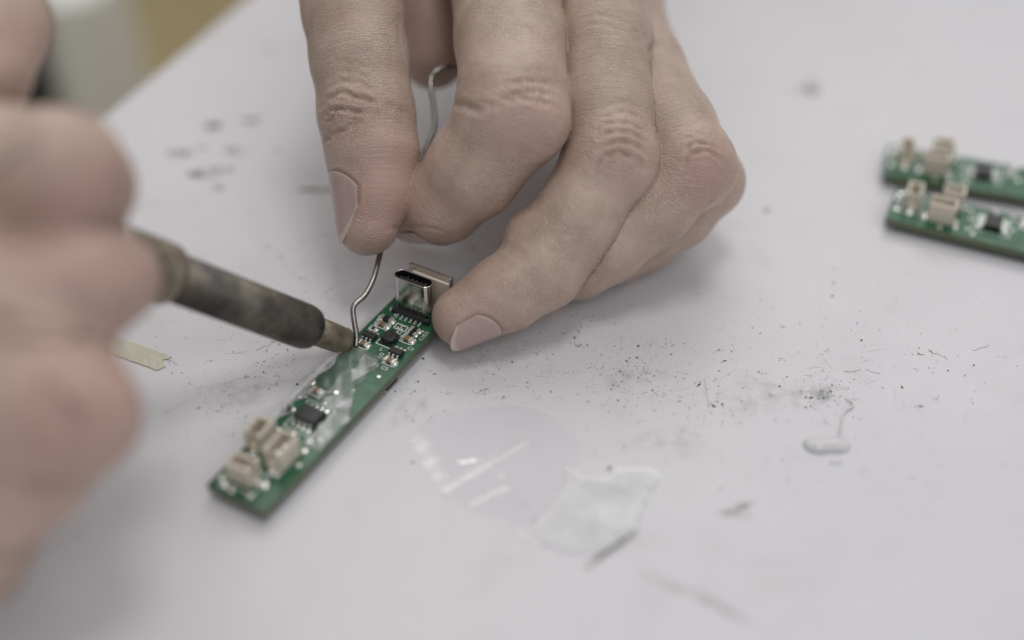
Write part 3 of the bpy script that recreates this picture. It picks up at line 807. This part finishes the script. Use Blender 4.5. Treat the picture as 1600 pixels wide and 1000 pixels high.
crz = [
 # thumb joint folds
 ([(499, 166), (512, 152), (530, 144), (548, 146), (570, 153), (590, 158)], .75, .48),
 ([(500, 186), (508, 178), (520, 169), (535, 170), (556, 174), (572, 174)], .95, .45),
 ([(503, 192), (512, 189), (518, 182), (520, 172)], .7, .4),
 ([(504, 226), (514, 214), (528, 203), (546, 194), (558, 187)], .7, .5),
 ([(508, 139), (525, 128), (545, 124), (565, 129), (588, 142)], .28, .6),
 ([(510, 122), (530, 112), (552, 112), (575, 122)], .22, .6),
 ([(516, 104), (535, 97), (556, 98), (580, 108)], .18, .6),
 ([(641, 179), (632, 173), (620, 167), (608, 163)], .40, .7),
 ([(632, 80), (629, 60), (624, 30)], .2, .8),
 # index
 ([(707, 161), (722, 165), (738, 168), (756, 166)], .5, .9),
 ([(768, 166), (790, 157), (820, 152), (850, 156), (872, 168)], .5, .65),
 ([(785, 150), (810, 143), (840, 142), (868, 150)], .42, .6),
 ([(790, 132), (820, 126), (850, 128), (874, 136)], .34, .6),
 ([(800, 112), (830, 108), (860, 112)], .16, .7),
 ([(605, 362), (630, 357), (660, 358), (690, 363)], .30, .45),
 # middle
 ([(925, 262), (945, 243), (965, 238), (985, 242), (1003, 255), (1012, 268)], .6, .5),
 ([(930, 236), (948, 222), (970, 217), (990, 222), (1010, 238)], .55, .45),
 ([(932, 214), (952, 205), (974, 203), (996, 208), (1014, 222)], .5, .45),
 ([(925, 205), (945, 192), (970, 188), (992, 192), (1012, 206)], .42, .45),
 ([(930, 186), (955, 175), (980, 174), (1005, 184)], .22, .5),
 ([(938, 168), (960, 160), (985, 161), (1005, 170)], .16, .5),
 ([(965, 250), (978, 247), (992, 255), (1002, 268)], .25, .4),
 ([(786, 384), (798, 391), (810, 396)], .35, .9),
 ([(905, 30), (930, 22), (955, 22), (985, 36), (1002, 55)], .16, .5),
 ([(905, 44), (930, 38), (955, 38), (985, 52)], .14, .5),
 # ring
 ([(1066, 262), (1072, 243), (1088, 235), (1105, 234), (1122, 244), (1134, 256)], .6, .45),
 ([(1066, 236), (1078, 224), (1096, 220), (1112, 226), (1126, 238)], .48, .42),
 ([(1062, 222), (1076, 211), (1092, 208), (1108, 214)], .26, .5),
 ([(1054, 206), (1070, 196), (1086, 194), (1100, 199)], .18, .5),
 ([(1135, 250), (1142, 275), (1137, 296)], .2, .5),
 ([(1017, 80), (1026, 70), (1036, 60)], .45, .8),
]
for b_, dpt in ((n_thumb, .28), (n_mid, .26), (n_ind, .24)):
    crz.append((border(b_), dpt, .42))
tones = []
for px_, py_, z_, r_, a_ in ((560, 178, 249, 12, .25), (600, 225, 249, 8, .5), (590, 350, 251, 9, .55), (580, 300, 249, 8, .35), (820, 185, 230, 11, .5), (850, 200, 232, 8, .35), (650, 330, 261, 10, .35),
                             (985, 262, 240, 8.5, .55), (830, 430, 248, 9, .15), (720, 490, 253, 10, .55), (1110, 262, 245, 8, .6), (1130, 290, 262, 9, .5), (672, 50, 278, 14, .85), (740, 350, 248, 9, .25)):
    tones.append(((px_, py_), r_, a_))
wrk = [((545, 150), 12, .35), ((820, 140), 10, .45), ((970, 205), 11, .5), ((960, 60), 15, .8), ((1090, 225), 9, .5), ((1050, 130), 12, .8), ((560, 60), 14, .5), ((590, 215), 9, .35)]
for kn in knobs: knob(*kn)
finish_hand(hand_w, .34, 'skin_surface', person_hand, crz, tones, wrk, origin=origin_w)
for g in (n_thumb, n_mid, n_ind): nail_object(g, person_hand, origin_w)

# ---- hand that grips the iron (left foreground, out of focus)
f_index = chain([(-170, 225, 205, 10.5), (-20, 262, 198, 9.6), (92, 268, 197, 9.4), (120, 290, 204, 8.6), (115, 335, 216, 7.4)], CAMV(.6, .5, -.6))
f_mid = chain([(-170, 445, 193, 10.5), (20, 468, 194, 9.6), (120, 450, 197, 9.2), (180, 436, 203, 7.3)], CAMV(.2, -.3, -.9))
f_ring = chain([(-170, 640, 188, 10.5), (20, 640, 189, 10.0), (112, 648, 191, 9.6), (100, 650, 208, 8.0), (40, 560, 216, 7.0)], CAMV(.6, -.3, -.7))
f_lit = chain([(-170, 800, 188, 10.0), (-60, 780, 189, 9.6), (45, 730, 193, 9.0), (40, 690, 206, 7.5)], CAMV(.5, -.5, -.7))
f_thumb = chain([(-120, -180, 232, 10.0), (-40, -60, 222, 9.2), (-2, 40, 216, 8.2), (-10, 110, 212, 6.6)], CAMV(.4, .4, -.7))
m2 = [d['segs'][0][0] for d in (f_index, f_mid, f_ring, f_lit)]
wr2 = np.array([-165.0, 20.0, 95.0]); tm2 = f_thumb['segs'][0][0]
palm2 = [(p, wr2+np.array([0, 6-5*i, 8-6*i]), 12.0, 15.0) for i, p in enumerate(m2)]
palm2 += [(m2[i], m2[i+1], 10.5, 10.5) for i in range(3)]+[(tm2, wr2, 11.0, 15.0), (wr2, wr2+np.array([-25, 75, 12]), 20., 23.), (wr2+np.array([-25, 75, 12]), wr2+np.array([-45, 150, 24]), 23., 28.)]
palm2 += [(P(-90, 500, 190), P(60, 575, 192), 9.5, 7.5), (P(-90, 700, 188), P(10, 640, 191), 9.0, 9.0)]
palm2 += [(P(-75, 850, 190), P(-190, 760, 192), 9.5, 13.0)]
hand_i = Hand(palm2, [f_index, f_mid, f_ring, f_lit, f_thumb], 7.0, 6.0, 3.0, 3.6)
origin_i = np.array([-100.0, -30.0, 60.0])
iron_hand = empty('hand', tuple(origin_i)); tag(iron_hand, 'blurred hand in the left foreground gripping the soldering iron', 'hand')
tones2 = [(P(60, 380, 186), 9, .7), (P(40, 780, 182), 12, .5), (P(180, 300, 192), 8, .5), (P(130, 262, 186), 14, .35), (P(230, 430, 196), 14, .5), (P(150, 650, 180), 16, .6), (P(20, 60, 206), 10, .8), (P(95, 610, 182), 10, .4)]
finish_hand(hand_i, 1.0, 'skin_surface', iron_hand, (), tones2, (), origin=origin_i)

# ------------------------------------------------------------------ small things on the table
def on_table(name, label, cat, px, py, rz=0.0): return tag(empty(name, tuple(G(px, py)), rz), label, cat)
# torn strip of cream paper tape
def strip():
    o0 = G(120, 520); ends = G(250, 566); d = (ends-o0)[:2]; L = np.linalg.norm(d); d /= L; nrm = np.array([-d[1], d[0]])
    w = 2.3; xs = np.linspace(0, L, 22)
    up = [(x, w+.06*math.sin(x*3.1)+.05*random.random()) for x in xs]; dn = [(x, -w+.06*math.sin(x*2.3)+.05*random.random()) for x in xs]
    tip = [(L+1.3, w-.1), (L+1.1, w-.9), (L+.3, w-1.4), (L+.9, -.1), (L+1.9, -.6), (L+1.2, -w+.2), (L+.5, -w-.1)]
    poly = dn+[tip[6], tip[5], tip[4], tip[3], tip[2], tip[1], tip[0]]+up[::-1]
    o = MB().prism(poly, .05, .24).build('paper_strip', M['paper'], None, (o0[0], o0[1], 0), (0, 0, math.atan2(d[1], d[0])))
    tag(o, 'narrow cream paper tape strip with a torn end lying beside the blurred hand', 'paper strip')
strip()
# drop of clear glue with a thread
def glue():
    o = G(1292, 697)
    root = empty('glue_drop', tuple(o)); tag(root, 'glossy clear glue drop with a thin thread tail on the white table', 'glue drop')
    t = NT('clear glue'); t.set(Roughness=.12, IOR=1.42); t.p.inputs['Subsurface Weight'].default_value = .3; t.p.inputs['Subsurface Scale'].default_value = .001
    c = t.coord(); t.l(t.ramp(t.noise(c, 400, 3), [(.3, (.62, .61, .63)), (.7, (.68, .67, .69))]), t.p.inputs['Base Color'])
    m = MB(); n = 30
    def f(a, b):
        an = 2*math.pi*a; r = math.sin(b*math.pi/2)
        rx = 4.15*(1+.10*math.cos(2*an)+.07*math.sin(an)); ry = 2.35*(1+.12*math.sin(an*2+1))
        return (rx*r*math.cos(an), ry*r*math.sin(an)+.25*math.sin(3*an)*r, .01+1.4*math.cos(b*math.pi/2)**.85)
    m.grid(f, 40, 10); m.build('drop_body', t.m, root)
    pts = [G(1312, 684, .8)-o, G(1314, 668, .35)-o, G(1317, 650, .3)-o, G(1322, 642, .3)-o, G(1331, 636, .3)-o, G(1333, 631, .3)-o, G(1325, 626, .25)-o, G(1322, 622, .25)-o]
    MB().tube([tuple(p) for p in spline(pts, 5)], [.26-.005*k for k in range(len(spline(pts, 5)))], 8).build('thread', t.m, root)
    q = G(1306, 722)-o
    m = MB(); m.grid(lambda a, b: (q[0]+1.25*math.sin(b*math.pi/2)*math.cos(6.2832*a), q[1]+.7*math.sin(b*math.pi/2)*math.sin(6.2832*a), .01+.35*math.cos(b*math.pi/2)), 18, 6)
    m.build('droplet', t.m, root)
glue()
# clear film and milky tape scrap
def poly_sheet(name, outline, hfn, mat, label, cat, step=.55):
    outline = [tuple(np.array(q)+rng.normal(0, 2.0, 2)) for q in spline(outline+[outline[0]], 4)[:-1]]
    pts = [G(*p)[:2] for p in outline]; o = np.mean(pts, 0); pts = [p-o for p in pts]
    bm = bmesh.new(); vs = [bm.verts.new((p[0]*K, p[1]*K, 0)) for p in pts]; bm.faces.new(vs)
    bmesh.ops.triangulate(bm, faces=bm.faces[:])
    for _ in range(9):
        es = [e for e in bm.edges if e.calc_length() > step*2*K]
        if not es: break
        bmesh.ops.subdivide_edges(bm, edges=es, cuts=1); bmesh.ops.triangulate(bm, faces=[f for f in bm.faces if len(f.verts) > 3])
    for v in bm.verts:
        v.co.z = hfn(v.co.x/K+o[0], v.co.y/K+o[1])*K
    for f in bm.faces: f.smooth = True
    bm.normal_update()
    if sum(f.normal.z for f in bm.faces) < 0: bmesh.ops.reverse_faces(bm, faces=bm.faces[:])
    me = bpy.data.meshes.new(name); bm.to_mesh(me); bm.free(); me.materials.append(mat)
    ob = link(name, me, None, (o[0], o[1], 0)); tag(ob, label, cat); return ob
def seg2(x, y, a, b):
    a = G(*a)[:2]; b = G(*b)[:2]; ba = b-a; t = ((x-a[0])*ba[0]+(y-a[1])*ba[1])/(ba@ba); tc = min(1, max(0, t))
    return math.hypot(x-a[0]-ba[0]*tc, y-a[1]-ba[1]*tc)
def film_h(x, y):
    h = .08+.025*math.sin(x*.33+y*.21+.6*math.sin(y*.4))
    for a, b, A_, w in (((695, 768), (818, 692), .85, .9), ((738, 790), (788, 766), .7, .8), ((648, 690), (690, 765), .6, 1.3)):
        d = seg2(x, y, a, b)*(1+.3*math.sin(x*1.9+y*.7)); h += .12*A_*math.exp(-(d/w)**2)
    return h
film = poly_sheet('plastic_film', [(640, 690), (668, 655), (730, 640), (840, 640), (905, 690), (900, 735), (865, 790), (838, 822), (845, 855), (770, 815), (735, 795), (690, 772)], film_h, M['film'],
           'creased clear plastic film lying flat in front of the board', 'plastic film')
def film_glare(x, y):  # reflections on the film, painted in as pale glossy strips
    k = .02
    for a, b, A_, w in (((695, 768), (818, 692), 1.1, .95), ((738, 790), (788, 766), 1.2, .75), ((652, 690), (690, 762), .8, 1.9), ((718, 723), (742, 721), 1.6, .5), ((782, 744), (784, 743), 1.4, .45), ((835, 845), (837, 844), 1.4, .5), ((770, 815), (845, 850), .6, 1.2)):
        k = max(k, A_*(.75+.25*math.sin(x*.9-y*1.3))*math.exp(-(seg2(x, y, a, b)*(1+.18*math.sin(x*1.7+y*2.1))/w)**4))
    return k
at_ = film.data.attributes.new('milk_glare', 'FLOAT', 'POINT')
at_.data.foreach_set('value', np.array([film_glare(v.co.x/K+film.location.x/K, v.co.y/K+film.location.y/K) for v in film.data.vertices], np.float32))
tape_h = lambda x, y: .45+.15*math.sin(x*.32+1)+.06*math.sin(y*.6+x*.2)
poly_sheet('tape_scrap', [(882, 728), (905, 741), (930, 748), (950, 746), (968, 735), (990, 733), (1031, 743), (1018, 770), (1000, 800), (985, 838), (955, 862), (900, 868), (850, 850), (838, 830), (868, 792), (880, 765)], tape_h, M['tape'],
           'milky scrap of tape overlapping the clear film', 'tape scrap')
pts = [G(916, 886, .4), G(935, 870, .5), G(955, 856, .55), (G(975, 842, .7)), G(996, 826, .9)]
o = MB().tube([tuple(p-pts[0]) for p in spline(pts, 4)], [.12]*4+[.3]*9+[.15]*4, 8).build('wire_clipping', simple('dull grey bristle', (.27, .26, .25), .6), None, tuple(pts[0]))
tag(o, 'short dull grey clipping beside the milky tape scrap', 'clipping')

# specks, curls and smudges nobody could count
def debris():
    m = MB()
    def flake(x, y, r, asp=1.0, ang=0.0, h=.06):
        n = random.randint(4, 7); pts = []
        for i in range(n):
            a = 2*math.pi*i/n; rr = r*(.55+.7*random.random())
            u, v = rr*math.cos(a)*asp, rr*math.sin(a)
            pts.append((x+u*math.cos(ang)-v*math.sin(ang), y+u*math.sin(ang)+v*math.cos(ang)))
        m.prism(pts, .006, .01+h*(.5+random.random()))
    def curl(x, y, L, w):
        a = random.random()*6.28; p = []; n = random.randint(3, 6)
        for i in range(n):
            p.append((x, y, .05+.08*random.random())); a += random.uniform(-.9, .9); x += L/n*math.cos(a); y += L/n*math.sin(a)
        m.tube(p, [w*(.6+.6*random.random()) for _ in p], 4)
    clusters = [((985, 580), 75, 40, 95), ((790, 590), 95, 45, 70), ((900, 510), 70, 30, 30), ((1010, 620), 60, 30, 40), ((1130, 600), 70, 60, 60), ((1285, 605), 45, 25, 60),
                ((1290, 625), 30, 16, 45), ((380, 500), 55, 30, 60), ((420, 570), 60, 45, 65), ((330, 620), 60, 50, 35), ((520, 440), 70, 40, 45), ((620, 600), 55, 30, 30), ((740, 400), 70, 30, 20),
                ((1480, 560), 70, 50, 25), ((1120, 650), 50, 25, 25), ((360, 660), 50, 30, 25), ((650, 650), 40, 20, 20), ((470, 300), 25, 12, 4), ((880, 560), 260, 130, 170), ((1200, 560), 300, 160, 150), ((350, 560), 160, 130, 110), ((430, 420), 90, 70, 60), ((560, 430), 60, 40, 30), ((900, 720), 400, 120, 60), ((1400, 480), 160, 140, 50)]
    for (cx, cy), sx, sy, n in clusters:
        for _ in range(int(n*1.5)):
            px_, py_ = random.gauss(cx, sx*.6), random.gauss(cy, sy*.6)
            q = G(px_, py_)
            r = min(.34, .036*math.exp(random.gauss(.15, .65)))
            if random.random() < .10: curl(q[0], q[1], random.uniform(.3, 1.2), random.uniform(.015, .035))
            else: flake(q[0], q[1], r, random.uniform(1, 2.4), random.random()*6.28)
    # single marks that stand out
    for px_, py_, r, asp, ang in ((997, 541, .32, 1.2, 1), (997, 541, .2, 1.6, 2.4), (960, 541, .18, 1.5, 0), (740, 388, .45, 1.5, .2), (445, 505+2, .3, 1.7, .2), (437, 538, .25, 1.5, .8), (492, 375, .2, 1.3, 0),
                                  (310, 638, .3, 2.2, .9), (1300, 463, .35, 1.8, 0), (1520, 630, .18, 1, 0), (1333, 652, .2, 1, 0), (1115, 635, .4, 1.8, 2.2), (1128, 632, .3, 2.4, 1.1), (1180, 593, .12, 1, 0),
                                  (1218, 604, .35, 1.2, 0), (1268, 622, .45, 1.6, .1), (1298, 612, .3, 1.4, .4), (618, 612, .22, 1.2, 0), (600, 617, .25, 1.2, 0), (440, 402, .4, 1.4, 0), (417, 385, .35, 1.3, 0), (905, 505, .16, 1, 0),
                                  (1138, 800, .3, 1.2, 1.2), (952, 732, .5, 1.2, 1), (645, 722, .35, 1.8, .6), (1222, 720, .25, 1, 0), (836, 812, .3, 1, 0)):
        q = G(px_, py_); flake(q[0], q[1], r*(1.25 if py_ < 300 else .7), asp, ang, .1)
    for a, b, w in (((466, 297), (524, 296), .28), ((1318, 581), (1345, 579), .035), ((1352, 577), (1376, 585), .03), ((1450, 548), (1480, 560), .035), ((1520, 548), (1545, 540), .03), ((400, 548), (440, 530), .03), ((1100, 590), (1108, 640), .025)):
        n = 6; p = [tuple(G(a[0]+(b[0]-a[0])*i/n, a[1]+(b[1]-a[1])*i/n+random.uniform(-1.5, 1.5), .05)) for i in range(n+1)]
        m.tube(p, [w*random.uniform(.6, 1.2) for _ in p], 5)
    def clump(x, y, R_, n, r0):
        for _ in range(n):
            a = random.random()*6.28; d = R_*random.random()**.7
            flake(x+d*math.cos(a)*1.6, y+d*math.sin(a), r0*random.uniform(.3, 1.0), random.uniform(1, 2.2), random.random()*6.28, .04)
    for px_, py_, R_, n, r0 in ((332, 197, 1.5, 16, .55), (396, 188, 1.4, 12, .5), (279, 238, 2.2, 14, .45), (364, 234, 1.6, 10, .4), (316, 231, 1.0, 8, .4), (318, 272, 2.6, 22, .5), (352, 264, 1.4, 8, .4), (344, 294, 1.3, 8, .4), (434, 235, .8, 5, .35), (1262, 140, 2.4, 16, .5), (1270, 128, 1.0, 6, .4), (1155, 798, 2.0, 12, .17), (420, 75, 1.5, 8, .5), (1200, 330, 1.0, 8, .3)):
        q = G(px_, py_); clump(q[0], q[1], R_, n, r0)
    for _ in range(75):
        cx, cy, sx, sy = random.choice(((360, 560, 110, 90), (980, 590, 120, 50), (1150, 610, 180, 70), (1350, 590, 120, 70), (520, 430, 60, 50), (780, 600, 100, 40), (900, 520, 60, 30)))
        q = G(random.gauss(cx, sx*.8), random.gauss(cy, sy*.8)); clump(q[0], q[1], random.uniform(.4, 1.6), random.randint(5, 16), random.uniform(.05, .11))
    for _ in range(90):                                     # hair-thin scratches full of dirt
        cx, cy, sx, sy = random.choice(((360, 560, 110, 70), (1050, 600, 160, 60), (1300, 600, 90, 60), (520, 430, 60, 50), (1000, 760, 250, 60), (1420, 720, 130, 120)))
        q = G(random.gauss(cx, sx*.7), random.gauss(cy, sy*.7)); a_ = random.gauss(.9, .6); L = random.uniform(1.0, 5.0); b_ = random.uniform(-.12, .12)
        m.tube([(q[0]+L*k*math.cos(a_+b_*k), q[1]+L*k*math.sin(a_+b_*k), .008) for k in (0, .25, .5, .75, 1)], [.004, .014, .017, .013, .004], 4)
    o = m.build('solder_debris', M['debris']); o['kind'] = 'stuff'
debris()
def smudges():
    """thin worn greasy marks, broken up by noise"""
    t = NT('grey smear'); t.t.nodes.remove(t.p); c = t.coord()
    tr = t.n('ShaderNodeBsdfTransparent'); df = t.n('ShaderNodeBsdfDiffuse'); df.inputs['Color'].default_value = (.27, .265, .245, 1)
    at = t.n('ShaderNodeAttribute'); at.attribute_name = 'fade'
    fac = t.math('MULTIPLY', t.ramp(t.noise(c, 380, 5, .65), [(.40, (0, 0, 0)), (.66, (.8,)*3)]), at.outputs['Fac'])
    mx = t.n('ShaderNodeMixShader'); t.l(fac, mx.inputs[0]); t.l(tr.outputs[0], mx.inputs[1]); t.l(df.outputs[0], mx.inputs[2]); t.l(mx.outputs[0], t.out.inputs['Surface'])
    vs = []; fs = []; fade = []
    for k, (px_, py_, a, b, ang, s) in enumerate(((312, 272, 3.4, 2.2, .5, .8), (278, 240, 4.2, 2.4, 0, .7), (372, 238, 3.0, 1.8, .2, .6), (332, 197, 2.2, 1.8, 0, .9), (396, 190, 2.0, 2.0, 0, .8), (1265, 140, 4, 3, 0, .6), (1155, 798, 3.6, 2.2, .4, .6),
                                        (1285, 615, 5, 2.6, .2, .4), (985, 590, 8, 4, .2, .22), (1095, 935, 13, 1.4, -.55, .35), (640, 640, 6, 3, .8, .2), (1050, 690, 10, 5, 0, .14), (760, 560, 12, 5, .3, .15), (380, 610, 9, 5, .3, .2), (500, 296, 4, 1, 0, .9), (1200, 620, 12, 6, 0, .15))):
        o = G(px_, py_); n = 20; base = len(vs); vs.append((o[0], o[1], .004+.0004*k)); fade.append(s)
        for ring_, f_ in ((.5, .8), (1.0, 0.0)):
            for i in range(n):
                an = 2*math.pi*i/n; rr = ring_*(1+.25*math.sin(3*an+k)+.12*math.sin(5*an+2*k)); u, v = a*rr*math.cos(an), b*rr*math.sin(an)
                vs.append((o[0]+u*math.cos(ang)-v*math.sin(ang), o[1]+u*math.sin(ang)+v*math.cos(ang), .004+.0004*k)); fade.append(s*f_)
        for i in range(n):
            j = (i+1) % n; fs += [(base, base+1+i, base+1+j), (base+1+i, base+1+n+i, base+1+n+j, base+1+j)]
    m = MB(); m.add(vs, fs, True); o = m.build('smudges', t.m); o['kind'] = 'stuff'
    at_ = o.data.attributes.new('fade', 'FLOAT', 'POINT'); at_.data.foreach_set('value', 1.25*np.array(fade, np.float32))
smudges()
